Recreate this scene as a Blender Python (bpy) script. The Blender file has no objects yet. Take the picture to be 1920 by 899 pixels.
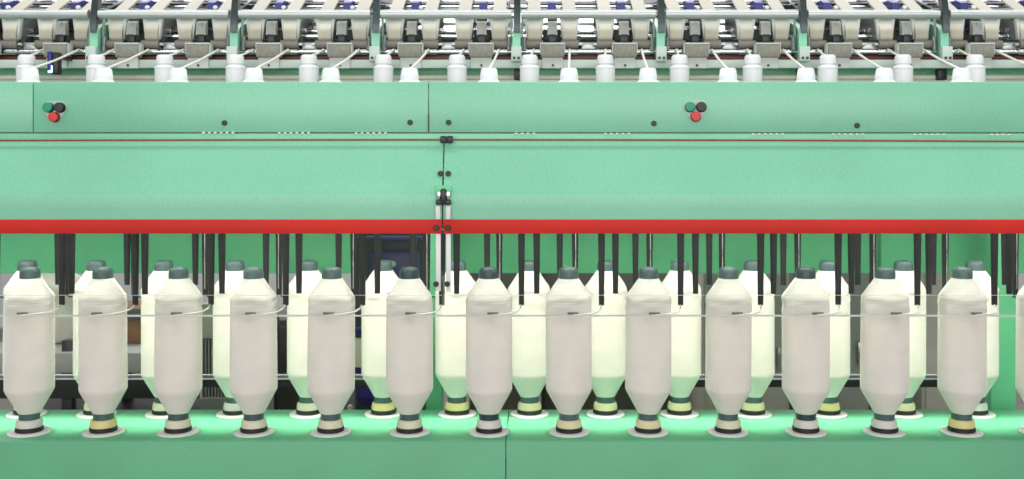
import bpy, bmesh, math, random
from mathutils import Vector, Matrix
R = math.radians
random.seed(11)
scene = bpy.context.scene
COL = scene.collection

# ------------------------------------------------------------------ camera, world, lamps, exposure
FPX, CX, CY, CAMY, CAMZ = 1950.0, 1000.0, 300.0, -2.92, 1.35
cam_d = bpy.data.cameras.new('camera')
cam = bpy.data.objects.new('camera', cam_d); COL.objects.link(cam)
cam.location = (0, CAMY, CAMZ); cam.rotation_euler = (R(90), 0, 0)
cam_d.sensor_width = 36; cam_d.sensor_fit = 'HORIZONTAL'; cam_d.lens = 36 * FPX / 1920
cam_d.shift_x = -(CX - 960) / 1920; cam_d.shift_y = -(449.5 - CY) / 1920
cam_d.clip_end = 100; cam_d.clip_start = 0.05
cam_d.dof.use_dof = True; cam_d.dof.focus_distance = 2.86; cam_d.dof.aperture_fstop = 2.6
scene.camera = cam

world = bpy.data.worlds.new('World'); scene.world = world; world.use_nodes = True
bg = world.node_tree.nodes['Background']
bg.inputs['Color'].default_value = (0.97, 1.0, 0.99, 1); bg.inputs['Strength'].default_value = 0.36

def area(name, loc, target, sx, sy, power, colour=(1, 1, 1)):
    d = bpy.data.lights.new(name, 'AREA'); d.shape = 'RECTANGLE'; d.size = sx; d.size_y = sy
    d.energy = power; d.color = colour
    o = bpy.data.objects.new(name, d); COL.objects.link(o); o.location = loc
    v = Vector(target) - Vector(loc)
    o.rotation_euler = v.to_track_quat('-Z', 'Y').to_euler()
    return o
area('aisle_lamp', (0, -5.2, 1.95), (0, -0.1, 1.1), 8.0, 2.2, 192, (1.0, 0.955, 0.94))
area('rear_hall_lamp', (0, 2.3, 3.6), (0, 1.2, 1.0), 7.0, 1.2, 150, (1.0, 1.0, 0.99))
area('overhead_fill', (0, -0.55, 3.6), (0, -0.35, 1.0), 7.0, 0.4, 70, (1.0, 1.0, 1.0))  # unseen fill, added to brighten the drafting zone and white tops
area('spindle_tube_lamp', (0, 0.03, 1.262), (0, 0.03, 0.5), 3.9, 0.030, 13, (1.0, 1.0, 0.88))
band_fill = area('rail_band_fill', (0, 0.095, 1.255), (0, 0.095, 0.5), 3.9, 0.02, 4.2, (1.0, 1.0, 0.90))  # unseen narrow fill, added to brighten the rail but not the back bobbins
band_fill.data.spread = R(24)
# two thin unseen lights added behind the painted cover, cut by an added plate
area('cover_fill_light', (0, -0.1475, 1.225), (0, -0.1, 1.1), 3.9, 0.0025, 1.35, (1.0, 1.0, 0.90))
area('cover_fill_light', (0, -0.1500, 1.225), (0, -0.1, 1.1), 3.9, 0.0025, 1.35, (1.0, 1.0, 0.90))

scene.view_settings.view_transform = 'Standard'; scene.view_settings.look = 'None'
scene.view_settings.exposure = 0.0; scene.view_settings.gamma = 1.0
scene.view_settings.use_curve_mapping = False
scene.render.engine = 'CYCLES'
scene.cycles.max_bounces = 10; scene.cycles.transparent_max_bounces = 16
scene.cycles.diffuse_bounces = 4; scene.cycles.caustics_reflective = False

def P(x, y, Y):                      # where the sight line through photo pixel (x, y) meets depth Y
    D = Y - CAMY
    return Vector(((x - CX) * D / FPX, Y, CAMZ + (CY - y) * D / FPX))
def PX(x, Y): return P(x, 0, Y).x
def PZ(y, Y): return P(0, y, Y).z

# ------------------------------------------------------------------ materials
def new_mat(name):
    m = bpy.data.materials.new(name); m.use_nodes = True
    nt = m.node_tree
    return m, nt, nt.nodes['Principled BSDF']
def link(nt, a, b): nt.links.new(a, b)

def paint(name, col, rough=0.42, var=0.06, bump=0.02, scale=9.0, metallic=0.0, spec=0.5, coat=0.0, perobj=0.0, grain=0.0):
    m, nt, b = new_mat(name)
    tc = nt.nodes.new('ShaderNodeTexCoord')
    n = nt.nodes.new('ShaderNodeTexNoise'); n.inputs['Scale'].default_value = scale; n.inputs['Detail'].default_value = 6
    link(nt, tc.outputs['Object'], n.inputs['Vector'])
    mp = nt.nodes.new('ShaderNodeMapRange')
    mp.inputs['From Min'].default_value = 0.3; mp.inputs['From Max'].default_value = 0.7
    mp.inputs['To Min'].default_value = 1 - var; mp.inputs['To Max'].default_value = 1 + var
    link(nt, n.outputs['Fac'], mp.inputs['Value'])
    val = mp.outputs['Result']
    if grain:
        g = nt.nodes.new('ShaderNodeTexNoise'); g.inputs['Scale'].default_value = 420; g.inputs['Detail'].default_value = 2
        link(nt, tc.outputs['Object'], g.inputs['Vector'])
        gm = nt.nodes.new('ShaderNodeMapRange'); gm.inputs['From Min'].default_value = 0.3; gm.inputs['From Max'].default_value = 0.7
        gm.inputs['To Min'].default_value = 1 - grain; gm.inputs['To Max'].default_value = 1 + grain
        link(nt, g.outputs['Fac'], gm.inputs['Value'])
        mu = nt.nodes.new('ShaderNodeMath'); mu.operation = 'MULTIPLY'
        link(nt, val, mu.inputs[0]); link(nt, gm.outputs['Result'], mu.inputs[1]); val = mu.outputs[0]
    if perobj:
        oi = nt.nodes.new('ShaderNodeObjectInfo')
        om = nt.nodes.new('ShaderNodeMapRange'); om.inputs['To Min'].default_value = 1 - perobj; om.inputs['To Max'].default_value = 1 + perobj
        link(nt, oi.outputs['Random'], om.inputs['Value'])
        mu = nt.nodes.new('ShaderNodeMath'); mu.operation = 'MULTIPLY'
        link(nt, val, mu.inputs[0]); link(nt, om.outputs['Result'], mu.inputs[1]); val = mu.outputs[0]
    sc = nt.nodes.new('ShaderNodeVectorMath'); sc.operation = 'SCALE'
    sc.inputs[0].default_value = col; link(nt, val, sc.inputs['Scale'])
    link(nt, sc.outputs['Vector'], b.inputs['Base Color'])
    b.inputs['Roughness'].default_value = rough; b.inputs['Metallic'].default_value = metallic
    b.inputs['Specular IOR Level'].default_value = spec; b.inputs['Coat Weight'].default_value = coat
    rr = nt.nodes.new('ShaderNodeMapRange'); rr.inputs['To Min'].default_value = max(0.03, rough - 0.08); rr.inputs['To Max'].default_value = min(1, rough + 0.08)
    link(nt, n.outputs['Fac'], rr.inputs['Value']); link(nt, rr.outputs['Result'], b.inputs['Roughness'])
    if bump:
        n2 = nt.nodes.new('ShaderNodeTexNoise'); n2.inputs['Scale'].default_value = 260; n2.inputs['Detail'].default_value = 2
        link(nt, tc.outputs['Object'], n2.inputs['Vector'])
        bp = nt.nodes.new('ShaderNodeBump'); bp.inputs['Strength'].default_value = bump; bp.inputs['Distance'].default_value = 0.002
        link(nt, n2.outputs['Fac'], bp.inputs['Height']); link(nt, bp.outputs['Normal'], b.inputs['Normal'])
    return m

def yarn_mat(name, col):
    m, nt, b = new_mat(name)
    tc = nt.nodes.new('ShaderNodeTexCoord')
    mp = nt.nodes.new('ShaderNodeMapping'); mp.inputs['Scale'].default_value = (4, 4, 190)
    link(nt, tc.outputs['Object'], mp.inputs['Vector'])
    oi = nt.nodes.new('ShaderNodeObjectInfo')
    ad = nt.nodes.new('ShaderNodeVectorMath'); ad.operation = 'ADD'
    link(nt, mp.outputs['Vector'], ad.inputs[0])
    cx = nt.nodes.new('ShaderNodeCombineXYZ')
    mm = nt.nodes.new('ShaderNodeMath'); mm.operation = 'MULTIPLY'; mm.inputs[1].default_value = 60
    link(nt, oi.outputs['Random'], mm.inputs[0])
    for i in range(3): link(nt, mm.outputs[0], cx.inputs[i])
    link(nt, cx.outputs[0], ad.inputs[1])
    n = nt.nodes.new('ShaderNodeTexNoise'); n.inputs['Scale'].default_value = 1.0; n.inputs['Detail'].default_value = 4
    link(nt, ad.outputs['Vector'], n.inputs['Vector'])
    w = nt.nodes.new('ShaderNodeTexWave'); w.bands_direction = 'Z'; w.inputs['Scale'].default_value = 70; w.inputs['Distortion'].default_value = 1.2; w.inputs['Detail'].default_value = 2
    link(nt, tc.outputs['Object'], w.inputs['Vector'])
    big = nt.nodes.new('ShaderNodeTexNoise'); big.inputs['Scale'].default_value = 16; big.inputs['Detail'].default_value = 3
    link(nt, tc.outputs['Object'], big.inputs['Vector'])
    s1 = nt.nodes.new('ShaderNodeMath'); s1.operation = 'MULTIPLY_ADD'; s1.inputs[1].default_value = 0.35
    link(nt, w.outputs['Fac'], s1.inputs[0]); link(nt, n.outputs['Fac'], s1.inputs[2])
    r = nt.nodes.new('ShaderNodeMapRange'); r.inputs['From Min'].default_value = 0.2; r.inputs['From Max'].default_value = 1.1
    r.inputs['To Min'].default_value = 0.965; r.inputs['To Max'].default_value = 1.015
    link(nt, s1.outputs[0], r.inputs['Value'])
    r2 = nt.nodes.new('ShaderNodeMapRange'); r2.inputs['From Min'].default_value = 0.3; r2.inputs['From Max'].default_value = 0.7
    r2.inputs['To Min'].default_value = 0.97; r2.inputs['To Max'].default_value = 1.03
    link(nt, big.outputs['Fac'], r2.inputs['Value'])
    mu = nt.nodes.new('ShaderNodeMath'); mu.operation = 'MULTIPLY'
    link(nt, r.outputs['Result'], mu.inputs[0]); link(nt, r2.outputs['Result'], mu.inputs[1])
    sc = nt.nodes.new('ShaderNodeVectorMath'); sc.operation = 'SCALE'; sc.inputs[0].default_value = col
    link(nt, mu.outputs[0], sc.inputs['Scale']); link(nt, sc.outputs['Vector'], b.inputs['Base Color'])
    b.inputs['Roughness'].default_value = 0.95; b.inputs['Specular IOR Level'].default_value = 0.1
    b.inputs['Sheen Weight'].default_value = 0.25; b.inputs['Sheen Roughness'].default_value = 0.6
    b.inputs['Subsurface Weight'].default_value = 0.25; b.inputs['Subsurface Radius'].default_value = (1, 0.9, 0.75); b.inputs['Subsurface Scale'].default_value = 0.01
    bp = nt.nodes.new('ShaderNodeBump'); bp.inputs['Strength'].default_value = 0.2; bp.inputs['Distance'].default_value = 0.0012
    link(nt, s1.outputs[0], bp.inputs['Height']); link(nt, bp.outputs['Normal'], b.inputs['Normal'])
    return m

def clear_mat():
    m = bpy.data.materials.new('clear_plastic'); m.use_nodes = True; nt = m.node_tree
    nt.nodes.remove(nt.nodes['Principled BSDF']); out = nt.nodes['Material Output']
    tr = nt.nodes.new('ShaderNodeBsdfTransparent'); tr.inputs['Color'].default_value = (0.965, 0.975, 0.97, 1)
    gl = nt.nodes.new('ShaderNodeBsdfGlossy'); gl.inputs['Roughness'].default_value = 0.06; gl.inputs['Color'].default_value = (1, 1, 1, 1)
    df = nt.nodes.new('ShaderNodeBsdfDiffuse'); df.inputs['Color'].default_value = (0.8, 0.8, 0.78, 1)
    fr = nt.nodes.new('ShaderNodeFresnel'); fr.inputs['IOR'].default_value = 1.28
    tc = nt.nodes.new('ShaderNodeTexCoord'); n = nt.nodes.new('ShaderNodeTexNoise'); n.inputs['Scale'].default_value = 7; n.inputs['Detail'].default_value = 5
    link(nt, tc.outputs['Object'], n.inputs['Vector'])
    mr = nt.nodes.new('ShaderNodeMapRange'); mr.inputs['From Min'].default_value = 0.4; mr.inputs['From Max'].default_value = 0.8; mr.inputs['To Min'].default_value = 0.004; mr.inputs['To Max'].default_value = 0.02
    link(nt, n.outputs['Fac'], mr.inputs['Value'])
    m1 = nt.nodes.new('ShaderNodeMixShader'); m2 = nt.nodes.new('ShaderNodeMixShader')
    link(nt, mr.outputs['Result'], m1.inputs[0]); link(nt, tr.outputs[0], m1.inputs[1]); link(nt, df.outputs[0], m1.inputs[2])
    link(nt, fr.outputs[0], m2.inputs[0]); link(nt, m1.outputs[0], m2.inputs[1]); link(nt, gl.outputs[0], m2.inputs[2])
    link(nt, m2.outputs[0], out.inputs['Surface'])
    return m

def edge_mat():
    m = bpy.data.materials.new('polished_plastic_edge'); m.use_nodes = True; nt = m.node_tree
    nt.nodes.remove(nt.nodes['Principled BSDF']); out = nt.nodes['Material Output']
    d = nt.nodes.new('ShaderNodeBsdfDiffuse'); d.inputs['Color'].default_value = (0.9, 0.93, 0.92, 1)
    t = nt.nodes.new('ShaderNodeBsdfTranslucent'); t.inputs['Color'].default_value = (0.95, 0.97, 0.96, 1)
    a = nt.nodes.new('ShaderNodeAddShader')
    link(nt, d.outputs[0], a.inputs[0]); link(nt, t.outputs[0], a.inputs[1])
    mx = nt.nodes.new('ShaderNodeMixShader'); mx.inputs[0].default_value = 0.5
    link(nt, d.outputs[0], mx.inputs[1]); link(nt, t.outputs[0], mx.inputs[2])
    nt.nodes.remove(a); link(nt, mx.outputs[0], out.inputs['Surface'])
    return m

def emit_mat(name, col, s):
    m, nt, b = new_mat(name)
    b.inputs['Base Color'].default_value = (*col, 1); b.inputs['Emission Color'].default_value = (*col, 1); b.inputs['Emission Strength'].default_value = s
    return m

M = {}
M['mint'] = paint('mint_paint', (0.222, 0.59, 0.395), 0.33, 0.075, 0.03, 2.2, grain=0.12)
M['rail'] = paint('rail_shaded_green_paint', (0.115, 0.435, 0.235), 0.36, 0.07, 0.03, 4, grain=0.11, spec=0.4)  # rail green, made darker so the shade on it is in the colour
M['green'] = paint('inner_green_paint', (0.15, 0.62, 0.31), 0.4, 0.10, 0.02, 5)
M['red'] = paint('red_stripe_paint', (0.60, 0.022, 0.013), 0.65, 0.12, 0.03, 3.0, spec=0.35, grain=0.08)
M['clear'] = clear_mat()
M['edge'] = edge_mat()
M['yarn'] = yarn_mat('roving_yarn', (0.86, 0.825, 0.765))
M['strand'] = paint('roving_strand_fibre', (0.80, 0.78, 0.70), 0.95, 0.05, 0.2)
M['teal'] = paint('teal_plastic', (0.070, 0.122, 0.124), 0.38, 0.08, 0.02, 30, perobj=0.15)
M['darkteal'] = paint('dark_teal_plastic', (0.025, 0.055, 0.062), 0.38, 0.08, 0.02, 30)
M['rubber'] = paint('black_rubber', (0.012, 0.012, 0.012), 0.55, 0.1, 0.05, 40)
M['disc'] = paint('white_disc_plastic', (0.80, 0.79, 0.79), 0.35, 0.05, 0.01, 20)
COLLAR = {'white': (0.70, 0.68, 0.64), 'cream': (0.74, 0.69, 0.54), 'pale yellow': (0.77, 0.71, 0.44), 'yellow': (0.77, 0.67, 0.31)}
for k, v in COLLAR.items(): M['collar ' + k] = paint('collar_' + k.replace(' ', '_'), v, 0.45, 0.05, 0.01, 25)
M['leg'] = paint('flyer_black_coating', (0.010, 0.0105, 0.0105), 0.42, 0.2, 0.02, 14, spec=0.25)
M['steel'] = paint('brushed_steel', (0.62, 0.63, 0.63), 0.28, 0.06, 0.02, 30, metallic=1.0)
M['chrome'] = paint('chrome', (0.80, 0.80, 0.82), 0.14, 0.03, 0, 30, metallic=1.0)
M['alu'] = paint('anodised_aluminium', (0.52, 0.56, 0.55), 0.36, 0.05, 0.02, 12, metallic=0.55)
M['white'] = paint('white_plastic', (0.80, 0.81, 0.83), 0.42, 0.03, 0.01, 20)
M['apron'] = paint('beige_apron_belt', (0.60, 0.57, 0.465), 0.7, 0.06, 0.03, 25, perobj=0.06)
M['shroud'] = paint('dark_grey_shroud', (0.045, 0.055, 0.05), 0.5, 0.15, 0.03, 10)
M['armcover'] = paint('beige_grey_cover', (0.42, 0.40, 0.335), 0.6, 0.06, 0.03, 25, perobj=0.06)
M['cradle'] = paint('pale_grey_cradle', (0.60, 0.645, 0.60), 0.5, 0.06, 0.02, 20)
M['rollgrey'] = paint('brown_grey_rubber', (0.20, 0.19, 0.165), 0.65, 0.12, 0.05, 30, grain=0.1)
M['felt'] = paint('grey_felt', (0.25, 0.245, 0.205), 0.9, 0.14, 0.2, 60, grain=0.15)
M['blockgrey'] = paint('grey_nose_plastic', (0.42, 0.45, 0.41), 0.5, 0.1, 0.03, 40)
M['blackp'] = paint('black_plastic', (0.014, 0.014, 0.015), 0.4, 0.1, 0.02, 30)
M['blue'] = paint('blue_plastic', (0.020, 0.026, 0.20), 0.4, 0.08, 0.02, 30)
M['palegrey'] = paint('pale_grey_green_paint', (0.52, 0.62, 0.56), 0.45, 0.05, 0.02, 12)
M['cream'] = paint('cream_enamel', (0.70, 0.68, 0.55), 0.4, 0.05, 0.01, 15)
M['darkred'] = paint('dark_red_rod', (0.13, 0.012, 0.010), 0.5, 0.1, 0.02, 20)
M['cord'] = paint('red_brown_cord', (0.30, 0.055, 0.025), 0.7, 0.2, 0.2, 60)
M['plate'] = paint('pale_button_plate', (0.52, 0.54, 0.52), 0.4, 0.03, 0.01, 20)
M['btn_green'] = paint('green_button', (0.0, 0.30, 0.16), 0.4, 0.03, 0, 20)
M['btn_red'] = paint('red_button', (0.62, 0.035, 0.03), 0.4, 0.03, 0, 20)
M['dark'] = paint('dark_metal', (0.030, 0.032, 0.034), 0.45, 0.2, 0.03, 10)
M['steelblue'] = paint('blued_steel', (0.045, 0.065, 0.068), 0.25, 0.2, 0.03, 16, metallic=0.4)
M['armplate'] = paint('arm_grey_plate', (0.17, 0.19, 0.175), 0.5, 0.15, 0.03, 20)
M['tube_light'] = emit_mat('lit_fluorescent_tube', (1.0, 1.0, 1.0), 5.0)
M['purple'] = paint('purple_paint', (0.040, 0.028, 0.20), 0.35, 0.15, 0.02, 8)
M['sack'] = paint('white_sackcloth', (0.74, 0.70, 0.62), 0.95, 0.08, 0.3, 8)
M['crate'] = paint('brown_card', (0.26, 0.14, 0.075), 0.8, 0.15, 0.1, 10)
M['cab1'] = paint('beige_cabinet_paint', (0.50, 0.47, 0.42), 0.5, 0.08, 0.02, 4)
M['cab2'] = paint('grey_cabinet_paint', (0.36, 0.36, 0.34), 0.5, 0.08, 0.02, 4)
M['cab3'] = paint('dark_cabinet_paint', (0.125, 0.118, 0.10), 0.5, 0.15, 0.02, 4)
M['floor'] = paint('concrete_floor', (0.20, 0.175, 0.155), 0.55, 0.15, 0.05, 3)
M['wall'] = paint('white_wall', (0.80, 0.82, 0.82), 0.8, 0.04, 0.02, 2)
M['led'] = emit_mat('blue_led', (0.25, 0.45, 1.0), 6.0)

# ------------------------------------------------------------------ mesh helpers
class MB:
    def __init__(s): s.v = []; s.f = []
    def add(s, vs, fs, mat=None):
        b = len(s.v)
        for v in vs:
            v = Vector(v)
            s.v.append(mat @ v if mat else v)
        s.f += [tuple(b + i for i in f) for f in fs]
        return s
    def box(s, c, size, bev=0.0, mat=None):
        hx, hy, hz = [d / 2 for d in size]; c = Vector(c)
        bm = bmesh.new(); bmesh.ops.create_cube(bm, size=1.0)
        for v in bm.verts: v.co = Vector((v.co.x * size[0], v.co.y * size[1], v.co.z * size[2]))
        if bev: bmesh.ops.bevel(bm, geom=list(bm.edges), offset=min(bev, 0.45 * min(size)), segments=2, affect='EDGES', profile=0.5)
        bm.verts.index_update()
        vs = [c + v.co for v in bm.verts]; fs = [[v.index for v in f.verts] for f in bm.faces]; bm.free()
        return s.add(vs, fs, mat)
    def lathe(s, prof, n=32, c=(0, 0, 0), axis='Z', mat=None):
        vs = []; fs = []; c = Vector(c)
        for r, z in prof:
            for i in range(n):
                a = 2 * math.pi * i / n; x, y = r * math.cos(a), r * math.sin(a)
                p = (x, y, z) if axis == 'Z' else ((z, x, y) if axis == 'X' else (x, z, y))
                vs.append(c + Vector(p))
        m = len(prof)
        for j in range(m - 1):
            for i in range(n):
                k = (i + 1) % n; q = (j * n + i, j * n + k, (j + 1) * n + k, (j + 1) * n + i)
                fs.append(q if axis != 'Y' else q[::-1])
        lo = tuple(range(n)); hi = tuple((m - 1) * n + i for i in range(n))
        fs.append(lo[::-1] if axis != 'Y' else lo); fs.append(hi if axis != 'Y' else hi[::-1])
        return s.add(vs, fs, mat)
    def cyl(s, a, b, r, n=16):
        return s.tube([a, b], [r, r], n)
    def tube(s, pts, rad, n=10):
        pts = [Vector(p) for p in pts]
        if not isinstance(rad, (list, tuple)): rad = [rad] * len(pts)
        vs = []; fs = []; up = None
        for i, p in enumerate(pts):
            t = (pts[min(i + 1, len(pts) - 1)] - pts[max(i - 1, 0)]).normalized()
            if up is None:
                up = Vector((0, 0, 1)) if abs(t.z) < 0.9 else Vector((0, 1, 0))
            e1 = t.cross(up).normalized(); e2 = e1.cross(t).normalized(); up = e2
            for k in range(n):
                a = 2 * math.pi * k / n
                vs.append(p + (e1 * math.cos(a) + e2 * math.sin(a)) * rad[i])
        for j in range(len(pts) - 1):
            for k in range(n):
                q = (k + 1) % n; fs.append((j * n + k, j * n + q, (j + 1) * n + q, (j + 1) * n + k))
        fs.append(tuple(range(n))[::-1]); fs.append(tuple((len(pts) - 1) * n + k for k in range(n)))
        return s.add(vs, fs)
    def extrude_x(s, poly, x0, x1):          # closed outline of (Y, Z) drawn out along X
        n = len(poly)
        vs = [(x0, y, z) for y, z in poly] + [(x1, y, z) for y, z in poly]
        fs = [(i, (i + 1) % n, n + (i + 1) % n, n + i) for i in range(n)]
        fs += [tuple(range(n))[::-1], tuple(range(n, 2 * n))]
        return s.add(vs, fs)
    def strip_x(s, line, t, x0, x1):         # open (Y, Z) line given thickness t, drawn out along X
        L = [Vector(p) for p in line]; a = []; b = []
        for i, p in enumerate(L):
            d = (L[min(i + 1, len(L) - 1)] - L[max(i - 1, 0)]).normalized(); nrm = Vector((-d.y, d.x))
            a.append(p + nrm * t / 2); b.append(p - nrm * t / 2)
        n = len(L); ring = a + b[::-1]; N = len(ring)
        vs = [(x0, p.x, p.y) for p in ring] + [(x1, p.x, p.y) for p in ring]
        fs = [(i, (i + 1) % N, N + (i + 1) % N, N + i) for i in range(N)]
        for k in range(n - 1):
            fs.append((k, k + 1, N - 2 - k, N - 1 - k)[::-1]); fs.append((N + k, N + k + 1, N + N - 2 - k, N + N - 1 - k))
        return s.add(vs, fs)
    def mesh(s, name, mat, smooth=None):
        me = bpy.data.meshes.new(name); me.from_pydata([tuple(v) for v in s.v], [], s.f); me.update()
        bm = bmesh.new(); bm.from_mesh(me); bmesh.ops.recalc_face_normals(bm, faces=bm.faces); bm.to_mesh(me); bm.free()
        me.materials.append(mat)
        if smooth:
            me.polygons.foreach_set('use_smooth', [True] * len(me.polygons)); me.set_sharp_from_angle(angle=R(smooth))
        return me

def obj(name, me, parent=None, loc=(0, 0, 0), rz=0.0):
    o = bpy.data.objects.new(name, me); COL.objects.link(o)
    o.parent = parent; o.location = loc; o.rotation_euler = (0, 0, rz)
    return o
def part(name, mb, mat, parent=None, loc=(0, 0, 0), smooth=40):
    return obj(name, mb.mesh(name, M[mat], smooth), parent, loc)
def tag(o, label, cat, group=None):
    o['label'] = label; o['category'] = cat
    if group: o['group'] = group
    return o
def empty(name, loc, label, cat, group=None, rz=0):
    o = bpy.data.objects.new(name, None); COL.objects.link(o); o.empty_display_size = 0.05
    o.location = loc; o.rotation_euler = (0, 0, rz)
    return tag(o, label, cat, group)
def copy_tree(o, parent=None):
    c = o.copy(); COL.objects.link(c); c.parent = parent
    for ch in list(o.children): copy_tree(ch, c)
    return c
def structure(name, mb, mat):
    o = part(name, mb, mat); o['kind'] = 'structure'; return o
ORD = ['first', 'second', 'third', 'fourth', 'fifth', 'sixth', 'seventh', 'eighth', 'ninth', 'tenth', 'eleventh', 'twelfth', 'thirteenth', 'fourteenth', 'fifteenth', 'sixteenth']

XL, XR = -1.95, 1.85
ZD = PZ(809, 0)                       # plane of the spindle discs
YB = 0.207                            # depth of the back row

# ------------------------------------------------------------------ setting
mb = MB(); mb.add([(-7, -4, 0), (7, -4, 0), (7, 5.6, 0), (-7, 5.6, 0)], [(0, 1, 2, 3)])
structure('floor', mb, 'floor')
structure('back_wall', MB().box((0, 5.5, 2.2), (14, 0.15, 4.4)), 'wall')

# ------------------------------------------------------------------ the machine
mach = empty('roving_machine', (0, 0, 0), 'long mint green roving machine with a red stripe along its front cover', 'textile machine')

# upper front panels, with seams
YP = -0.11
zt, zb = PZ(154, YP), PZ(248.5, YP)
seams = [XL, PX(62, YP), PX(803.5, YP), XR]
for a, b in zip(seams[:-1], seams[1:]):
    mb = MB(); mb.box(((a + b) / 2, YP + 0.009, (zt + zb) / 2), (b - a - 0.0022, 0.018, zt - zb), 0.0018)
    mb.box(((a + b) / 2, YP + 0.045, zt - 0.006), (b - a - 0.0022, 0.052, 0.010), 0.001)
    p = part('front_panel', mb, 'mint', mach)
def screw(parent, x, y, Y, r=0.0075, mat='blackp', dep=0.006):
    c = P(x, y, Y)
    mb = MB(); mb.lathe([(r, 0), (r, -dep * 0.5), (r * 0.8, -dep), (r * 0.35, -dep), (r * 0.35, -dep * 0.6)], 14, (0, 0, 0), 'Y')
    return part('screw', mb, mat, parent, tuple(c - Vector(parent.matrix_world.translation)))
for x, y in [(421, 231), (769, 230), (841, 230), (1226, 232), (1607, 236)]: screw(mach, x, y, YP)
part('seam_dark_strip', MB().box((PX(803.5, YP), YP + 0.002, PZ(231, YP)), (0.0026, 0.008, PZ(214, YP) - PZ(247.5, YP))), 'dark', mach)  # dark strip along the lower part of the panel seam

# push buttons
def hull_plate(cs, r, t):
    pts = []
    for c in cs:
        for k in range(20):
            a = 2 * math.pi * k / 20; pts.append((c[0] + r * math.cos(a), c[1] + r * math.sin(a)))
    pts = sorted(pts)
    def half(ps):
        h = []
        for p in ps:
            while len(h) > 1 and (h[-1][0] - h[-2][0]) * (p[1] - h[-2][1]) - (h[-1][1] - h[-2][1]) * (p[0] - h[-2][0]) <= 0: h.pop()
            h.append(p)
        return h
    hl = half(pts)[:-1] + half(pts[::-1])[:-1]; n = len(hl)
    vs = [(x, 0, z) for x, z in hl] + [(x, -t, z) for x, z in hl]
    fs = [tuple(range(n)), tuple(range(n, 2 * n))] + [(i, (i + 1) % n, n + (i + 1) % n, n + i) for i in range(n)]
    return MB().add(vs, fs)
s_ = 2.81 / FPX
bc = [(-10.5 * s_, 8 * s_), (10.5 * s_, 8 * s_), (0, -10 * s_)]
for (x, y) in [(103.5, 210), (1303.5, 209)]:
    pl = part('button_plate', hull_plate(bc, 11.3 * s_, 0.003), 'plate', mach, tuple(P(x, y, YP)))
    for (bx, bz), mt, lb in zip(bc, ('btn_green', 'blackp', 'btn_red'), ('green push button', 'black push button', 'red push button')):
        m2 = MB().lathe([(0.0132, -0.003), (0.0132, -0.014), (0.012, -0.0165), (0.006, -0.017)], 20, (0, 0, 0), 'Y')
        part('button_shadow', MB().lathe([(0.0142, -0.003), (0.0142, -0.007), (0.0133, -0.008), (0.0133, -0.004)], 20, (0, 0, 0), 'Y'), 'blackp', pl, (bx + 0.0008, 0, bz - 0.0006))  # black ring, offset down and right, painted as the button's shadow
        o = part('push_button', m2, mt, pl, (bx, 0, bz)); o['label'] = lb

# ledge under the upper panels with white blocks put in for light glinting through slots
part('cover_ledge', MB().box(((XL + XR) / 2, YP + 0.006, (PZ(251, YP) + PZ(268, YP)) / 2), (XR - XL, 0.016, PZ(251, YP) - PZ(268, YP)), 0.001), 'mint', mach)
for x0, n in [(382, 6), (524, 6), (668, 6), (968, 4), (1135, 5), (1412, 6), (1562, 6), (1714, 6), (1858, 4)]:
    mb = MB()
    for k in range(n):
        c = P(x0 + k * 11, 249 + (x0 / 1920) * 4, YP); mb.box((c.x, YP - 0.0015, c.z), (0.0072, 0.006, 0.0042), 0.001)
    part('slot_glint_row', mb, 'white', mach)
# trip cord and joiner
pts = [P(x, 262.5 + (3.2 * ((x - 850) / 1070) ** 2 if x > 850 else 1.4 * ((x - 850) / 850) ** 2), -0.13) for x in range(-100, 2101, 60)]
part('trip_cord', MB().tube(pts, 0.0023, 8), 'cord', mach)
c = P(837, 262, -0.13)
part('cord_joiner', MB().box((c.x - 0.008, c.y, c.z), (0.0165, 0.014, 0.019), 0.003).box((c.x + 0.0095, c.y, c.z), (0.0165, 0.014, 0.019), 0.003), 'blackp', mach)

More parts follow.
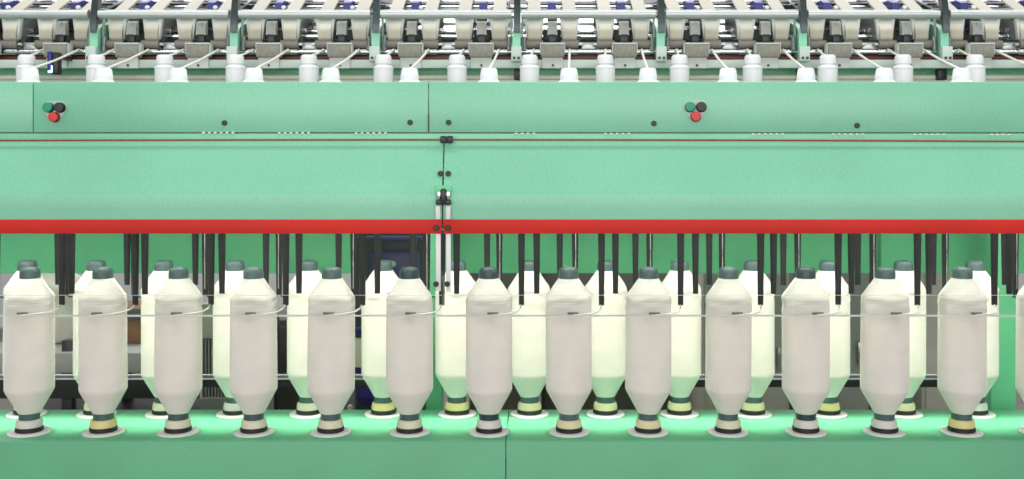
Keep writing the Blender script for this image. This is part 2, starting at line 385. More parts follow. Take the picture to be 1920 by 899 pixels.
# the two front covers: painted sheet, red stripe, clear lower sheet
XS = PX(830, -0.165)
cov = [(-0.1185, PZ(264.5, -0.1185)), (-0.135, PZ(300, -0.135)), (-0.150, PZ(335, -0.150)), (-0.159, PZ(354, -0.159)), (-0.1645, PZ(362, -0.1645)), (-0.1665, PZ(370, -0.1665)), (-0.1655, PZ(392, -0.1655)), (-0.1635, PZ(425, -0.1635))]
for a, b in [(XL, XS - 0.002), (XS + 0.002, XR)]:
    cv = part('front_cover', MB().strip_x(cov, 0.003, a, b), 'mint', mach, smooth=60)
    part('red_stripe', MB().box(((a + b) / 2, -0.1685, (PZ(412, -0.17) + PZ(438.5, -0.17)) / 2), (b - a, 0.006, PZ(412, -0.17) - PZ(438.5, -0.17)), 0.0012), 'red', cv)
    zlip = PZ(592, -0.140)
    part('clear_sheet', MB().strip_x([(-0.1600, PZ(430, -0.16)), (-0.1600, PZ(548, -0.16)), (-0.1585, PZ(555, -0.1585)), (-0.140, zlip)], 0.0035, a, b), 'clear', cv, smooth=20)
    part('sheet_edge', MB().box(((a + b) / 2, -0.1412, zlip - 0.0004), (b - a, 0.0085, 0.0042), 0.0008), 'edge', cv)
    part('bend_bead', MB().box(((a + b) / 2, -0.1615, PZ(554, -0.1615)), (b - a, 0.0010, 0.0009)), 'edge', cv)
    left = a < -1
    xs_ = PX(821.5 if left else 840.5, -0.172)
    part('edge_profile', MB().box((xs_, -0.1752, (PZ(386, -0.17) + PZ(411.5, -0.17)) / 2), (0.0125, 0.006, PZ(386, -0.17) - PZ(411.5, -0.17)), 0.001)
         .box((xs_, -0.1665, (PZ(439, -0.167) + PZ(546, -0.167)) / 2), (0.0125, 0.006, PZ(439, -0.167) - PZ(546, -0.167)), 0.001), 'white', cv)
    screw(cv, 818 if left else 839.5, 428, -0.1715, 0.008)
    screw(cv, 817.5 if left else 838.5, 533, -0.1695, 0.0078)
    screw(cv, 826 if left else 840.5, 326, -0.1475, 0.0078)
# hanging bracket over the joint of the two covers
br = part('cover_bracket', MB().box((PX(831.5, -0.17), -0.1655, (PZ(348, -0.17) + PZ(380, -0.17)) / 2), (0.042, 0.009, PZ(348, -0.17) - PZ(380, -0.17)), 0.001), 'green', mach)
part('bracket_clip', MB().box((PX(823, -0.18), -0.176, PZ(366, -0.18)), (0.010, 0.018, 0.024), 0.004).box((PX(840, -0.18), -0.176, PZ(366, -0.18)), (0.010, 0.018, 0.024), 0.004), 'chrome', br)
part('strap', MB().box((PX(831.5, -0.18), -0.181, PZ(369, -0.18)), (0.013, 0.022, 0.042), 0.004).box((PX(831.5, -0.18), -0.178, PZ(380, -0.18)), (0.040, 0.014, 0.012), 0.002), 'blackp', br)

part('added_light_baffle', MB().box(((XL + XR) / 2, -0.1462, 1.1635), (XR - XL, 0.0214, 0.002)), 'mint', mach)  # unseen plate, added to cut the cover lights into an arch on the bobbins
# flyer rail hidden behind the covers
part('flyer_rail', MB().box(((XL + XR) / 2, 0.10, ZD + 0.80), (XR - XL, 0.36, 0.13), 0.01), 'palegrey', mach)

# bobbin rail
ZR = ZD - 0.004
yf, yb = -0.083, 0.268
def rail_prof(z0=0.12):
    r = 0.006
    return [(yf, z0), (yf, ZR - r), (yf + r * 0.3, ZR - r * 0.3), (yf + r, ZR), (yb, ZR), (yb, z0)]
xsr = PX(948.5, yf)
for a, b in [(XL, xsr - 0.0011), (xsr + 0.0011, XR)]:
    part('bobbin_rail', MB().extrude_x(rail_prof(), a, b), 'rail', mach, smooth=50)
part('rail_dark_strip', MB().box((xsr, yf + 0.003, (PZ(858, yf) + 0.15) / 2), (0.0028, 0.008, PZ(858, yf) - 0.15)), 'dark', mach)  # dark strip along the lower part of the rail's front seam

# rear structure
YR = 0.62
for a, b in [(-20, 662), (803, 1640), (1652, 2000)]:
    part('rear_beam', MB().box(((PX(a, YR) + PX(b, YR)) / 2, YR + 0.03, (PZ(513, YR) + 1.55) / 2), (PX(b, YR) - PX(a, YR), 0.06, 1.55 - PZ(513, YR)), 0.003), 'green', mach)
for a, b in [(799, 829), (1858, 1906)]:
    part('rear_post', MB().box(((PX(a, 0.45) + PX(b, 0.45)) / 2, 0.48, 0.62), (PX(b, 0.45) - PX(a, 0.45), 0.06, 1.24), 0.004), 'green', mach)
zc = PZ(704, 0.75)
part('rear_channel', MB().box(((XL + XR) / 2, 0.79, zc - 0.030), (XR - XL + 0.6, 0.06, 0.030), 0.002), 'dark', mach)
part('rear_rod', MB().cyl((XL - .3, 0.75, zc), (XR + .3, 0.75, zc), 0.0036, 10), 'alu', mach)
part('rear_rod', MB().cyl((XL - .3, 0.75, zc - 0.014), (XR + .3, 0.75, zc - 0.014), 0.0028, 10), 'alu', mach)

# ------------------------------------------------------------------ drafting zone
ST = [-92, 178, 440, 705, 968.5, 1238, 1504, 1769, 2036]
YS = 0.31
xs0, xs1 = PX(ST[0], YS), PX(ST[-1], YS)
def zy(y, Y): return PZ(y, Y)
for k, sx in enumerate(ST):
    X = PX(sx, YS)
    st = part('roller_stand', MB().extrude_x([(0.30, zy(112, 0.30)), (0.30, zy(62, 0.30)), (0.33, zy(50, 0.33)), (0.70, zy(20, 0.70)), (0.70, zy(106, 0.70)), (0.31, zy(113, 0.31))], X - 0.0125, X + 0.0125), 'mint', mach)
    f = part('stand_foot', MB().box((X, 0.287, (zy(88, 0.29) + zy(116, 0.29)) / 2), (0.032, 0.022, zy(88, 0.29) - zy(116, 0.29)), 0.002), 'palegrey', st)
    part('foot_screws', MB().lathe([(0.0042, 0), (0.0042, -0.004)], 10, (X - 0.007, 0.276, zy(109, .276)), 'Y').lathe([(0.0042, 0), (0.0042, -0.004)], 10, (X + 0.007, 0.276, zy(109, .276)), 'Y'), 'blackp', st)
    mb = MB()
    a = Vector((X + 0.004, 0.292, zy(62, 0.292))); b = Vector((X + 0.004, 0.34, zy(-30, 0.34)))
    mb.extrude_x([(a.y, a.z), (a.y - 0.004, a.z + 0.03), (b.y - 0.02, b.z), (b.y + 0.012, b.z), (a.y + 0.012, a.z + 0.02)], X - 0.008, X + 0.012)
    part('steel_link', mb, 'steelblue', st)
    if k in (0, 2, 4, 6, 7): part('stand_clamp', MB().box((X + 0.006, 0.345, zy(140, 0.345)), (0.028, 0.03, 0.036), 0.003), 'blackp', st)

part('roller_beam', MB().box(((xs0 + xs1) / 2, 0.306, (zy(112.5, .30) + zy(128, .30)) / 2), (xs1 - xs0, 0.012, zy(112.5, .30) - zy(128, .30)), 0.002), 'palegrey', mach)
part('rear_channel_beam', MB().box(((xs0 + xs1) / 2, 0.43, (zy(120, .4) + zy(141, .4)) / 2), (xs1 - xs0, 0.06, zy(120, .4) - zy(141, .4)), 0.002), 'mint', mach)
part('suction_tube', MB().cyl((xs0, 0.36, zy(145.5, .36)), (xs1, 0.36, zy(145.5, .36)), 0.0085, 14), 'cream', mach)
part('red_rod', MB().box(((xs0 + xs1) / 2, 0.33, zy(109.5, .33)), (xs1 - xs0, 0.006, 0.009), 0.001), 'darkred', mach)
part('underroller_tray', MB().box(((xs0 + xs1) / 2, 0.385, zy(106, .385)), (xs1 - xs0, 0.05, 0.014), 0.002), 'dark', mach)
# bottom rollers: one chrome shaft per line with thicker fluted bosses
fr = [0.12, 0.37, 0.62, 0.873]
for Yr, yy, rs, rb in [(0.338, 97.5, 0.0068, 0.0095), (0.415, 69, 0.0075, 0.010), (0.48, 60, 0.0075, 0.011), (0.62, 30, 0.008, 0.011), (0.75, 14, 0.008, 0.010)]:
    mb = MB(); z = zy(yy, Yr)
    prof = [(rs, xs0)]
    for a, b in zip(ST[:-1], ST[1:]):
        xa, xb = PX(a, YS), PX(b, YS)
        for q in fr:
            x = xa + (xb - xa) * q
            for e, rr in ((-0.027, rs), (-0.0265, rb), (0.0265, rb), (0.027, rs)): prof.append((rr, x + e))
    prof.append((rs, xs1))
    mb.lathe(prof, 16, (0, Yr, z), 'X'); part('bottom_roller', mb, 'chrome', mach)
for Yr, yy, h in [(0.56, 46, 0.010), (0.70, 6, 0.008), (0.86, -4, 0.012)]:
    part('cross_rail', MB().box(((xs0 + xs1) / 2, Yr, zy(yy, Yr)), (xs1 - xs0, 0.012, h), 0.001), 'alu', mach)

part('reflection_blocker', MB().box(((xs0 + xs1) / 2, 0.70, zy(74, .44)), (xs1 - xs0, 0.50, 0.006), 0.001), 'dark', mach)  # added dark plate, so the chrome mirrors dark instead of the green below
M['tray'] = paint('blue_grey_tray', (0.25, 0.28, 0.31), 0.45, 0.15, 0.03, 12)
for a, b in zip(ST[:-1], ST[1:]):
    xa, xb = PX(a, YS), PX(b, YS)
    tr = part('arm_tray', MB().strip_x([(0.47, zy(19, .47)), (0.60, zy(4, .60)), (0.82, zy(-22, .82))], 0.003, xa + 0.03, xb - 0.03), 'tray', mach)
    for Yr, yy, mt in ((0.49, 13, 'steel'), (0.53, 8.5, 'dark'), (0.57, 3, 'steel')):
        part('tray_rod', MB().cyl((xa + 0.03, Yr - 0.008, zy(yy, Yr - .008)), (xb - 0.03, Yr - 0.008, zy(yy, Yr - .008)), 0.004, 8), mt, tr)
spring = []
for k_ in range(9):
    z_ = k_ * 0.0052; spring += [(0.0035, z_), (0.0068, z_ + 0.0013), (0.0068, z_ + 0.0026), (0.0035, z_ + 0.0039)]
spr_me = MB().lathe(spring, 12).mesh('end_spring', M['chrome'], 30)
for a, b in zip(ST[:-1], ST[1:]):
    xa, xb = PX(a, YS), PX(b, YS); w = xb - xa
    for q in (0.055, 0.945):
        sp = obj('end_spring', spr_me, mach, (xa + w * q, 0.318, zy(96, .318)))
        sp.rotation_euler = (R(-8), 0, 0)
# one bar per section in front of the aprons
for a, b in zip(ST[:-1], ST[1:]):
    xa, xb = PX(a, YS), PX(b, YS); w = xb - xa
    z = zy(26.5, 0.30)
    bar = part('clearing_bar', MB().extrude_x([(0.300, z - 0.014), (0.293, z - 0.009), (0.290, z - 0.001), (0.292, z + 0.007), (0.299, z + 0.0125), (0.309, z + 0.0135), (0.318, z + 0.008), (0.318, z - 0.011), (0.312, z - 0.014)], xa + w * 0.036, xb - w * 0.036), 'alu', mach, smooth=60)
    for x in (xa + w * 0.04, xb - w * 0.04): part('bar_bracket', MB().box((x, 0.335, z - 0.052), (0.0045, 0.016, 0.11), 0.001), 'blockgrey', bar)

# weighting arms: one for every two spindles
def make_arm():
    Z = lambda y, Y: zy(y, Y) - CAMZ
    mb = MB()
    mb.extrude_x([(0.350, Z(62, .35)), (0.345, Z(40, .345)), (0.40, Z(28, .40)), (0.80, Z(-12, .80)), (0.80, Z(10, .80)), (0.42, Z(52, .42))], -0.010, 0.010)
    arm = part('weighting_arm', mb, 'steelblue', mach, (0, 0, CAMZ))
    part('nose_block', MB().extrude_x([(0.318, Z(66, .318)), (0.322, Z(43, .322)), (0.342, Z(40, .342)), (0.345, Z(66, .345))], -0.015, 0.015).box((0, .319, Z(45, .319)), (0.008, 0.006, 0.010)), 'blockgrey', arm)
    part('nose_clip', MB().box((0, 0.325, Z(73, .325)), (0.024, 0.020, 0.026), 0.003), 'blackp', arm)
    cl = part('clearer', MB().box((0, 0.302, Z(95.5, .282)), (0.072, 0.040, 0.040), 0.004), 'felt', arm)
    part('clearer_cover', MB().box((0, 0.305, Z(82, .285)), (0.076, 0.044, 0.005), 0.001).box((0.0375, 0.305, Z(92, .285)), (0.003, 0.036, 0.030), 0.001).box((-0.0375, 0.305, Z(92, .285)), (0.003, 0.036, 0.030), 0.001), 'palegrey', cl)
    part('plate', MB().box((0, 0.2955, (Z(108, .293) + Z(128.5, .293)) / 2), (0.064, 0.005, Z(108, .293) - Z(128.5, .293)), 0.001), 'cradle', arm)
    part('plate_screw', MB().lathe([(0.0038, 0), (0.0038, -0.004)], 10, (0.001, 0.293, Z(123, .293)), 'Y'), 'blackp', arm)
    part('handle', MB().extrude_x([(0.42, Z(18, .42)), (0.42, Z(5, .42)), (0.46, Z(1, .46)), (0.50, Z(4, .50)), (0.50, Z(16, .50))], -0.0125, 0.0125), 'blue', arm)
    part('arm_shroud', MB().box((0, 0.415, Z(67, .40)), (0.056, 0.05, 0.038), 0.004), 'shroud', arm)
    part('nose_cap', MB().box((0, .352, Z(39, .352)), (0.032, 0.02, 0.012), 0.002), 'dark', arm)
    part('glint_cap', MB().lathe([(0.0065, 0), (0.0075, -0.004), (0.006, -0.012), (0.002, -0.014)], 12, (0.021, .405, Z(15, .40)), 'Y'), 'white', arm)  # white knob put in for a glint beside the handle
    for sx in (-0.0565, 0.0545):
        for d in (-0.0235, 0.0235):
            part('cradle_side', MB().extrude_x([(0.372, Z(76, .372)), (0.372, Z(42, .372)), (0.58, Z(18, .58)), (0.58, Z(62, .58))], sx + d - 0.001, sx + d + 0.001), 'armplate', arm)
        part('top_roller', MB().lathe([(0.005, -0.028), (0.0125, -0.0275), (0.0135, -0.025), (0.0135, 0.025), (0.0125, 0.0275), (0.005, 0.028)], 20, (sx, 0.336, Z(83.5, .336)), 'X'), 'rollgrey', arm)
        ap = [(0.352, Z(77, .352)), (0.345, Z(75.5, .345)), (0.3395, Z(70, .3395)), (0.340, Z(62, .340)), (0.345, Z(53, .345)), (0.3505, Z(46, .3505)), (0.372, Z(42, .372)), (0.38, Z(45, .38)), (0.37, Z(74, .37))]
        part('apron', MB().extrude_x(ap, sx - 0.020, sx + 0.020), 'apron', arm, smooth=60)
        w0, w1 = 0.031, 0.0225
        vs = []; zt_, zb_ = Z(33, .355), Z(74, .355)
        for y_ in (0.352, 0.368):
            vs += [(sx - w0, y_, zt_), (sx + w0, y_, zt_), (sx + w1, y_, zb_), (sx - w1, y_, zb_)]
        fs = [(0, 1, 2, 3), (4, 7, 6, 5), (0, 4, 5, 1), (1, 5, 6, 2), (2, 6, 7, 3), (3, 7, 4, 0)]
        part('cradle', MB().add(vs, fs), 'cradle', arm)
        part('cradle_cover', MB().strip_x([(0.350, Z(36, .350)), (0.362, Z(25, .362)), (0.40, Z(17, .40)), (0.52, Z(-8, .52)), (0.66, Z(-30, .66))], 0.006, sx - 0.0205, sx + 0.0205), 'armcover', arm, smooth=50)
    part('roller_spindle', MB().cyl((-0.095, 0.336, Z(83.5, .336)), (0.095, 0.336, Z(83.5, .336)), 0.005, 10).cyl((-0.088, 0.42, Z(58, .42)), (0.088, 0.42, Z(58, .42)), 0.009, 12), 'steel', arm)
    return arm
arm0 = make_arm(); first = True
mids = []
APX = []                                # roving exit points
for a, b in zip(ST[:-1], ST[1:]):
    xa, xb = PX(a, YS), PX(b, YS); w = xb - xa
    for q in (0.25, 0.75):
        if first: o = arm0; first = False
        else: o = copy_tree(arm0, mach)
        o.location = (xa + w * q, 0, CAMZ)
    for q in fr: APX.append(xa + w * q)
    mids.append(xa + w * 0.5)
# a bearing bracket and a guide plate half way along each section
for x in mids:
    g = part('roller_guide', MB().box((x + 0.004, 0.36, zy(87, .36)), (0.046, 0.02, 0.022), 0.002), 'alu', mach)
    part('bearing', MB().lathe([(0.018, -0.008), (0.020, -0.006), (0.020, 0.006), (0.018, 0.008)], 18, (x - 0.028, 0.385, zy(80, .385)), 'X').extrude_x([(.38, zy(92, .38)), (.38, zy(76, .38)), (.47, zy(50, .47)), (.50, zy(52, .50)), (.42, zy(88, .42))], x - 0.032, x - 0.026), 'dark', mach)

# blue lit thread sensor on the roller beam
c = P(101, 118, 0.20)
sn = tag(part('thread_sensor', MB().box((c.x + 0.006, 0.205, c.z - 0.002), (0.020, 0.03, 0.066), 0.003).box((c.x + .004, .255, c.z + .02), (.014, .10, .012), .002), 'blackp'), 'small black thread sensor with a glowing blue light above the push buttons', 'sensor')
part('blue_light', MB().box((c.x - 0.006, 0.189, c.z - 0.020), (0.013, 0.004, 0.022), 0.0018), 'led', sn)
part('blue_casing', MB().box((c.x - 0.008, 0.196, c.z + 0.004), (0.013, 0.020, 0.058), 0.003), 'blue', sn)

# ------------------------------------------------------------------ roving bobbins
def package_mesh(seed):
    rnd = random.Random(seed)
    L = [(0.0275, 0.052), (0.030, 0.055), (0.041, 0.0755), (0.052, 0.095), (0.0610, 0.111), (0.0636, 0.1165), (0.0650, 0.122)]
    z = 0.126
    while z < 0.352:
        L.append((0.0650 + rnd.uniform(-0.00022, 0.00022) - 0.0008 * (z - 0.12) / 0.25, z)); z += 0.010
    z = 0.354
    for k in range(3):
        h = rnd.uniform(0.006, 0.010); b = rnd.uniform(0.0002, 0.0011)
        L += [(0.0638, z), (0.0638 + b, z + h * 0.5), (0.0635, z + h)]; z += h
    L += [(0.0632, z + 0.001), (0.0620, z + 0.004), (0.0596, z + 0.008)]
    r0, z0 = 0.0596, z + 0.008; r1, z1 = 0.0285, 0.430
    for k in range(1, 11):
        t = k / 10; L.append((r0 + (r1 - r0) * t + rnd.uniform(-0.0004, 0.0005) * (k < 10), z0 + (z1 - z0) * t))
    m_ = MB().lathe(L, 56); ph = [rnd.uniform(0, 6.3) for _ in range(6)]
    for v in m_.v:                    # wound by machine but soft: slightly out of round, slack coils near the shoulder
        a = math.atan2(v.y, v.x); near = math.exp(-((v.z - 0.365) / 0.035) ** 2)
        d = 0.0004 * math.sin(2 * a + ph[0] + 9 * v.z) + near * 0.0008 * (math.sin(3 * a + ph[1] + 160 * v.z) + 0.6 * math.sin(5 * a + ph[2] - 240 * v.z))
        k_ = 1 + d / max(0.02, math.hypot(v.x, v.y)); v.x *= k_; v.y *= k_
        v.z += near * 0.0012 * math.sin(a + ph[3])
    return m_.mesh('roving_package', M['yarn'], 55)
PK = [package_mesh(s) for s in range(5)]
cap_me = {k: MB().lathe([(0.0272, 0.424), (0.0276, 0.428), (0.0276, 0.446), (0.0262, 0.4535), (0.0225, 0.4585), (0.016, 0.4600), (0.0145, 0.4585)], 32).mesh('core_cap', M[k], 50) for k in ('teal', 'darkteal')}
neck_me = {k: MB().lathe([(0.028, 0.032), (0.028, 0.0535)], 32).mesh('core_neck', M[k], 50) for k in ('teal', 'darkteal')}
collar_me = {k: MB().lathe([(0.0352, 0.014), (0.0358, 0.018), (0.0350, 0.026), (0.0330, 0.0335), (0.0295, 0.0355)], 32).mesh('base_collar', M['collar ' + k], 50) for k in COLLAR}
ring_me = MB().lathe([(0.0355, 0.002), (0.0372, 0.003), (0.0372, 0.0135), (0.0355, 0.0145)], 32).mesh('base_ring', M['rubber'], 50)
disc_me = MB().lathe([(0.0570, -0.0035), (0.0575, -0.001), (0.0560, 0.0010), (0.0400, 0.0020)], 40).mesh('spindle_disc', M['disc'], 50)

front = [(55, 'white', 'teal', 'teal'), (194, 'yellow', 'teal', 'teal'), (334, 'cream', 'teal', 'teal'), (476, 'cream', 'teal', 'teal'), (620, 'cream', 'teal', 'teal'), (768, 'cream', 'darkteal', 'teal'), (917, 'white', 'darkteal', 'darkteal'), (1067, 'pale yellow', 'teal', 'teal'), (1215, 'pale yellow', 'teal', 'teal'), (1365, 'cream', 'teal', 'teal'), (1511, 'white', 'darkteal', 'darkteal'), (1658, 'white', 'teal', 'teal'), (1803, 'yellow', 'teal', 'teal'), (1951, 'cream', 'teal', 'teal')]
back = [(50, 'white'), (181, 'cream'), (309, 'cream'), (442, 'white'), (579, 'cream'), (719, 'yellow'), (857, 'yellow'), (993, 'pale yellow'), (1135, 'pale yellow'), (1274, 'pale yellow'), (1411, 'pale yellow'), (1552, 'yellow'), (1693, 'pale yellow'), (1828, 'white')]
bstands = {0: 'nearest the blue lit sensor', 5: 'in front of the purple machine', 6: 'beside the green rear post under the cover bracket', 13: 'beside the wide green rear post'}
rails = [o for o in mach.children if o.name.startswith('bobbin_rail')]
def place_bobbin(i, x, col, cap, neck, row):
    Y = 0 if row == 'front' else YB
    X = PX(x, Y)
    lab = f"{row} row roving bobbin, {ORD[i]} from the left, white package on a {col} collar" if row == 'front' else f"brightly lit back row roving bobbin, {ORD[i]} from the left, on a {col} collar"
    if row == 'front' and i == 13: lab = 'front row roving bobbin cut off by the right edge of the picture'
    b = empty('roving_bobbin', (X, Y, ZD), lab, 'bobbin', f'roving bobbins in the {row} row', rz=random.uniform(0, 6))
    s = 1 + random.uniform(-0.015, 0.015)
    b.rotation_euler = (R(random.uniform(-0.35, 0.35)), R(random.uniform(-0.35, 0.35)), b.rotation_euler.z)
    pk = obj('roving_package', PK[random.randrange(5)], b); pk.scale = (s, s, 1)
    obj('core_cap', cap_me[cap], b); obj('core_neck', neck_me[neck], b)
    c = obj('base_collar', collar_me[col], b); obj('base_ring', ring_me, b)
    obj('spindle_disc', disc_me, rails[0] if X < xsr else rails[1], (X, Y, ZD))
    return X
FX = [place_bobbin(i, *t, 'front') for i, t in enumerate(front)]
BX = [place_bobbin(i, x, c, 'teal', 'teal', 'back') for i, (x, c) in enumerate(back)]

# ------------------------------------------------------------------ flyers
def leg_mb(sx, z0, z1):
    mb = MB()
    rings = []
    n = 4
    for z, w, d in [(z0, 0.0072, 0.0055), (z0 + 0.03, 0.0078, 0.006), (z1 - 0.06, 0.0105, 0.0085), (z1, 0.012, 0.010)]:
        rings.append([(sx - w, -d * 0.5, z), (sx - w * 0.6, -d, z), (sx + w * 0.6, -d, z), (sx + w, -d * 0.5, z), (sx + w, d * 0.5, z), (sx + w * 0.6, d, z), (sx - w * 0.6, d, z), (sx - w, d * 0.5, z)])
    vs = [v for r in rings for v in r]; fs = []
    for j in range(len(rings) - 1):
        for k in range(8): fs.append((j * 8 + k, j * 8 + (k + 1) % 8, (j + 1) * 8 + (k + 1) % 8, (j + 1) * 8 + k))
    fs += [tuple(range(8))[::-1], tuple(range(24, 32))]
    return mb.add(vs, fs)
ZTOP = 0.69
def make_flyer(row):
    f = empty('flyer', (0, 0, 0), '-', 'flyer', f'flyers over the {row} row of bobbins')
    hl = part('hollow_leg', leg_mb(0.091, 0.355, ZTOP), 'leg', f)
    ll = part('solid_leg', leg_mb(-0.091, 0.386, ZTOP), 'leg', f)
    if row == 'back': part('leg_sheen', MB().box((0.0900, 0.0088, 0.53), (0.0030, 0.0030, 0.31), 0.0008), 'steel', hl)  # bright strip put in for the sheen along the slotted leg
    part('crown', MB().box((0, 0, ZTOP + 0.010), (0.206, 0.022, 0.022), 0.006).lathe([(0.020, ZTOP - 0.02), (0.022, ZTOP + 0.05), (0.014, ZTOP + 0.06)], 20), 'leg', f)
    pr = part('presser_arm', MB().tube([(0.0895, 0, 0.358), (0.089, -0.018, 0.349), (0.080, -0.045, 0.343), (0.058, -0.064, 0.340), (0.034, -0.0725, 0.339)], [0.0024, 0.002, 0.0018, 0.0018, 0.0018], 8), 'steel' if row == 'front' else 'leg', f)
    part('presser_paddle', MB().box((0.014, -0.0705, 0.339), (0.030, 0.004, 0.011), 0.001).box((0.006, -0.0735, 0.342), (0.012, 0.004, 0.004), 0.001), 'rollgrey', pr)
    if row == 'front': part('presser_roving', MB().tube([(0.0893, -0.004, 0.357), (0.0885, -0.018, 0.3485), (0.080, -0.046, 0.3425), (0.058, -0.065, 0.339), (0.034, -0.0738, 0.3385), (0.012, -0.0745, 0.3365), (0.002, -0.072, 0.336)], [0.0014, 0.0024, 0.0026, 0.0023, 0.0026, 0.0026, 0.0018], 8), 'strand', pr)
    if row == 'front':
        tw = MB().lathe([(0.0335, 0.972), (0.0335, 0.9795), (0.0275, 0.9835), (0.0258, 0.985), (0.0252, 1.0005), (0.0243, 1.0015), (0.0226, 1.015), (0.0195, 1.019), (0.005, 1.019), (0.004, 1.010)], 28)
        stem = (0.93, 0.978)
    else:
        tw = MB().lathe([(0.0290, 0.97), (0.0292, 1.034), (0.0300, 1.0345), (0.0300, 1.0395), (0.0255, 1.044), (0.0215, 1.0465), (0.0215, 1.049), (0.0248, 1.0505), (0.0245, 1.066), (0.0230, 1.073), (0.0200, 1.077), (0.005, 1.077), (0.004, 1.068)], 28)
        stem = (0.93, 0.972)
    part('false_twister', tw, 'white', f)
    part('stem', MB().lathe([(0.012, ZTOP + 0.06), (0.012, stem[1])], 16), 'steel', f)
    return f
for row, xs_, Y in (('front', FX, 0.0), ('back', BX + [PX(1961, YB)], YB)):
    f0 = make_flyer(row)
    for i, x in enumerate(xs_):
        f = f0 if i == 0 else copy_tree(f0)
        f.location = (x, Y, ZD); f.rotation_euler = (0, 0, R(random.uniform(-5, 5) + (180 if row == 'back' else 0)))
        t = 'short' if row == 'front' else 'tall'
        f['label'] = f"black two-legged flyer with {t} white top, over the {ORD[i]} {row} row bobbin"
        if row == 'back' and i == 14: f['label'] = 'black back row flyer beside the wide green rear post, without a bobbin in view'

# ------------------------------------------------------------------ roving strands from the front roller into the flyer tops
xm0 = PX(968.5, YS)
def nearest(lst, x): return min(lst, key=lambda q: abs(q - x))
APs = sorted(APX)
talls = [(x, z_) for x in BX + [PX(1961, YB)] for z_ in (1.074,)]
# the middle bobbins set which apron feeds which top: aprons run tall, short, tall, short
i_mid_ap = min(range(len(APs)), key=lambda i: abs(APs[i] - (PX(1002, 0.336))))
ib = min(range(len(BX)), key=lambda i: abs(BX[i] - PX(993, YB)))
jf = min(range(len(FX)), key=lambda i: abs(FX[i] - PX(1067, 0)))
n = 0
pairs = []
for k in range(-8, 9):
    i = i_mid_ap + 2 * k
    if 0 <= i < len(APs) and 0 <= ib + k < len(BX): pairs.append((APs[i], BX[ib + k], YB, 1.073, 'back', ib + k))
    i = i_mid_ap + 1 + 2 * k
    if 0 <= i < len(APs) and 0 <= jf + k < len(FX): pairs.append((APs[i], FX[jf + k], 0.0, 1.015, 'front', jf + k))
for xa, xt, Y, zt_, row, idx in pairs:
    a = Vector((xa, 0.325, zy(94, .325))); b = Vector((xt, Y, ZD + zt_))
    mid = (a + b) / 2; mid.z -= 0.003
    o = part('roving_strand', MB().tube([a, mid, b], [0.0042, 0.0034, 0.0034], 8), 'strand', None)
    tag(o, f"pale roving strand running into the white top of the {ORD[idx]} {row} row flyer", 'yarn strand', 'roving strands feeding the flyers')

# ------------------------------------------------------------------ things standing behind the machine
def bx(px0, px1, py0, py1, Y, dep):
    a, b = P(px0, py0, Y), P(px1, py1, Y)
    return ((a.x + b.x) / 2, Y + dep / 2, (a.z + b.z) / 2), (b.x - a.x, dep, a.z - b.z)
# bench with sack and box
YBn = 0.95
zt_ = PZ(655, YBn)
t = empty('work_bench', (PX(190, YBn), YBn, 0), 'grey steel bench behind the bobbins carrying a white sack', 'bench')
def rel(c, root): return tuple(Vector(c) - root.location)
c, s = bx(-60, 372, 662, 700, YBn, 0.7)
part('bench_top', MB().box(rel(c, t), s, 0.004), 'cab2', t)
c2, s2 = bx(-60, 372, 713, 748, YBn + 0.02, 0.02); part('bench_shade_panel', MB().box(rel(c2, t), s2, 0.002), 'dark', t)  # dark panel painted for the shade under the bench
for xx in (-1.75, -1.12):
    for yy in (YBn + 0.05, YBn + 0.62): part('leg', MB().box(rel((xx, yy, 0.36 * (zt_ / 0.72)), t), (0.04, 0.04, 0.70), 0.003), 'dark', t)
part('shelf', MB().box(rel((c[0], c[1] + .1, 0.30), t), (s[0], 0.4, 0.03), 0.003), 'dark', t)
ztop = c[2] + s[2] / 2
# sack: one bulging body
sc_ = P(118, 600, 1.25)
bm = bmesh.new(); bmesh.ops.create_icosphere(bm, subdivisions=4, radius=1.0)
for v in bm.verts:
    d = v.co.copy()
    n_ = 0.06 * math.sin(7 * d.x + 3 * d.z) + 0.05 * math.sin(9 * d.z + 4 * d.y) + 0.03 * math.sin(17 * d.x - 6 * d.z)
    v.co = Vector((d.x * 0.125 * (1 + n_), d.y * 0.11 * (1 + n_), (d.z * 0.17 * (1 + n_ * 0.5))))
    if v.co.z < -0.12: v.co.z = -0.12 + (v.co.z + 0.12) * 0.1
me = bpy.data.meshes.new('sack'); bm.to_mesh(me); bm.free(); me.materials.append(M['sack'])
me.polygons.foreach_set('use_smooth', [True] * len(me.polygons))
tag(obj('sack', me, None, (sc_.x, 1.2, ztop + 0.124)), 'bulging white cloth sack standing on the grey bench', 'sack')
cc, ss = bx(192, 285, 598, 662, 1.15, 0.25); cc = (cc[0], cc[1], ztop + ss[2] / 2 + 0.001)
o = empty('cardboard_box', (cc[0], cc[1], ztop), 'brown cardboard box on the grey bench beside the sack', 'box')
part('box_body', MB().box((0, 0, ss[2] / 2 + 0.001), ss, 0.003), 'crate', o)
part('box_flap', MB().box((0.0, -ss[1] / 2 - 0.004, ss[2] - 0.02), (ss[0], 0.004, 0.045), 0.001), 'cab3', o)
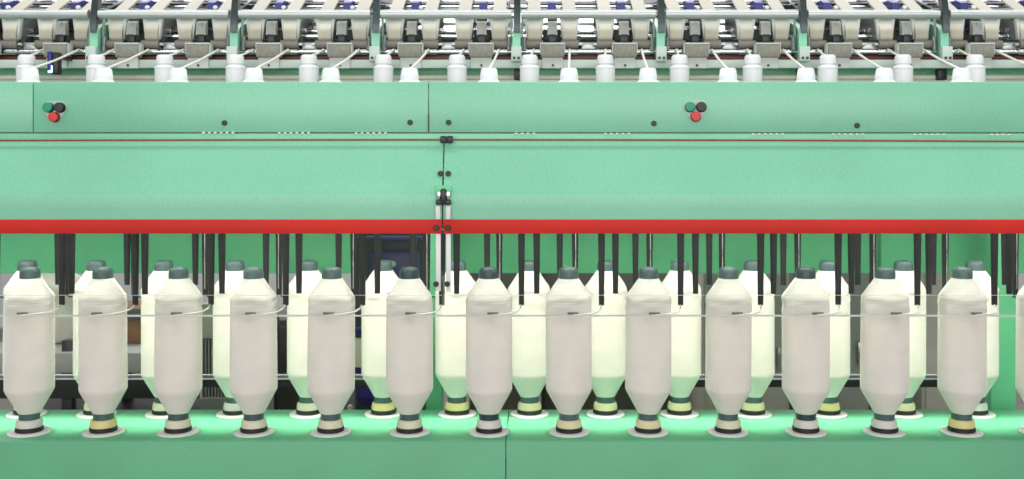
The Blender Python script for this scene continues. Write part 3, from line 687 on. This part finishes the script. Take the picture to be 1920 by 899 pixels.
# finned cabinet
v0 = empty('finned_cabinet', (PX(392, .95), 1.1, 0), 'pale cabinet with dark vertical cooling fins behind the fourth bobbins', 'cabinet')
c, s = bx(376, 470, 570, 636, 0.95, 0.35); part('housing', MB().box(rel(c, v0), s, 0.006), 'cab1', v0)
c, s = bx(378, 468, 636, 746, 0.985, 0.3); part('core', MB().box(rel(c, v0), s), 'cab3', v0)
for k in range(15):
    c, s = bx(378 + 6 * k, 380.4 + 6 * k, 636.5, 746, 0.955, 0.03); part('fin', MB().box(rel(c, v0), s, 0.001), 'cab2', v0)
c, s = bx(376, 470, 746, 1000, 0.95, 0.35); s = (s[0], s[1], c[2] + s[2] / 2); part('plinth', MB().box(rel((c[0], c[1], s[2] / 2), v0), s, 0.004), 'cab2', v0)
# purple machine
v1 = empty('purple_machine', (PX(722, .95), 1.3, 0), 'dark purple machine with a white dial standing behind the frame', 'machine')
c, s = bx(664, 797, 425, 1010, 1.0, 0.5); zz = c[2] + s[2] / 2
part('body', MB().box(rel((c[0], c[1], zz / 2), v1), (s[0], s[1], zz), 0.02), 'shroud', v1)
c, s = bx(690, 785, 470, 560, 0.96, 0.05); part('hood', MB().box(rel(c, v1), s, 0.02), 'purple', v1)
c, s = bx(668, 790, 652, 760, 0.94, 0.06); part('door', MB().box(rel(c, v1), s, 0.012), 'purple', v1)
c, s = bx(668, 790, 444, 452, 0.95, 0.05); part('trim', MB().box(rel(c, v1), s, 0.004), 'purple', v1)
c, s = bx(662, 682, 636, 690, 0.93, 0.03); part('terminal_box', MB().box(rel(c, v1), s, 0.006), 'cream', v1)
for y0 in (582, 616): c, s = bx(660, 690, y0, y0 + 10, 0.94, 0.03); part('blue_strip', MB().box(rel(c, v1), s, 0.003), 'blue', v1)
p_ = P(737, 495, 0.955); part('dial', MB().lathe([(0.011, 0), (0.011, -0.006), (0.008, -0.008)], 16, rel(p_, v1), 'Y'), 'disc', v1)
p_ = P(657, 764, 0.93); part('knob', MB().lathe([(0.010, 0), (0.010, -0.01), (0.007, -0.014)], 14, rel(p_, v1), 'Y'), 'disc', v1)
# cabinets
for k, (x0, x1, y0, Y, mt, lab) in enumerate([(485, 640, 600, 1.7, 'cab3', 'dark low cabinet behind the fifth front row bobbin'), (880, 1010, 470, 1.9, 'cab3', 'dark cabinet behind the frame beside the green rear post'), (1015, 1290, 480, 2.1, 'cab3', 'wide dark cabinet behind the middle bobbins'), (1318, 1480, 500, 1.6, 'cab1', 'wide beige cabinet standing behind the tenth front bobbin'), (1487, 1560, 470, 2.0, 'cab3', 'narrow dark cabinet between two pale cabinets'), (1566, 1630, 470, 1.5, 'cab2', 'grey cabinet behind the frame between dark cabinets'), (1636, 1722, 470, 1.9, 'cab3', 'dark cabinet between the grey and the beige cabinet'), (1728, 1850, 480, 1.45, 'cab1', 'beige cabinet standing beside the wide green rear post')]):
    a, b = PX(x0, Y), PX(x1, Y); z = PZ(y0, Y)
    o = empty('cabinet', ((a + b) / 2, Y + 0.25, 0), lab, 'cabinet', 'cabinets standing behind the machine')
    part('cabinet_body', MB().box((0, 0, z / 2), (b - a, 0.5, z), 0.006), mt, o)
    part('cabinet_door', MB().box((0, -0.256, z / 2 + 0.03), (b - a - 0.03, 0.010, z - 0.12), 0.003), mt, o)
    part('handle', MB().box((b - a) and ((b - a) / 2 - 0.05, -0.27, z * 0.55), (0.012, 0.018, 0.10), 0.003), 'steel', o)

# fluorescent lights on the far side of the hall
for k, (x, y) in enumerate([(785, 46), (1110, 46), (1400, 52)]):
    c = P(x, y, 4.6)
    o = empty('ceiling_light', tuple(c), ['lit white fluorescent light far behind the left half of the rollers', 'lit white fluorescent light far behind the middle of the rollers', 'lit white fluorescent light far behind the section right of the middle', 'upper lit fluorescent light seen between two beige arm covers right of the middle', 'upper lit fluorescent light seen over the cover bracket'][k], 'ceiling light', 'fluorescent lights hanging in the far hall')
    w = 0.75 if k < 3 else 0.4
    part('light_tube', MB().box((0, 0, 0), (w, 0.06, 0.075), 0.02), 'tube_light', o)
    part('light_housing', MB().box((0, 0.05, 0.06), (w + 0.1, 0.14, 0.04), 0.008), 'white', o)
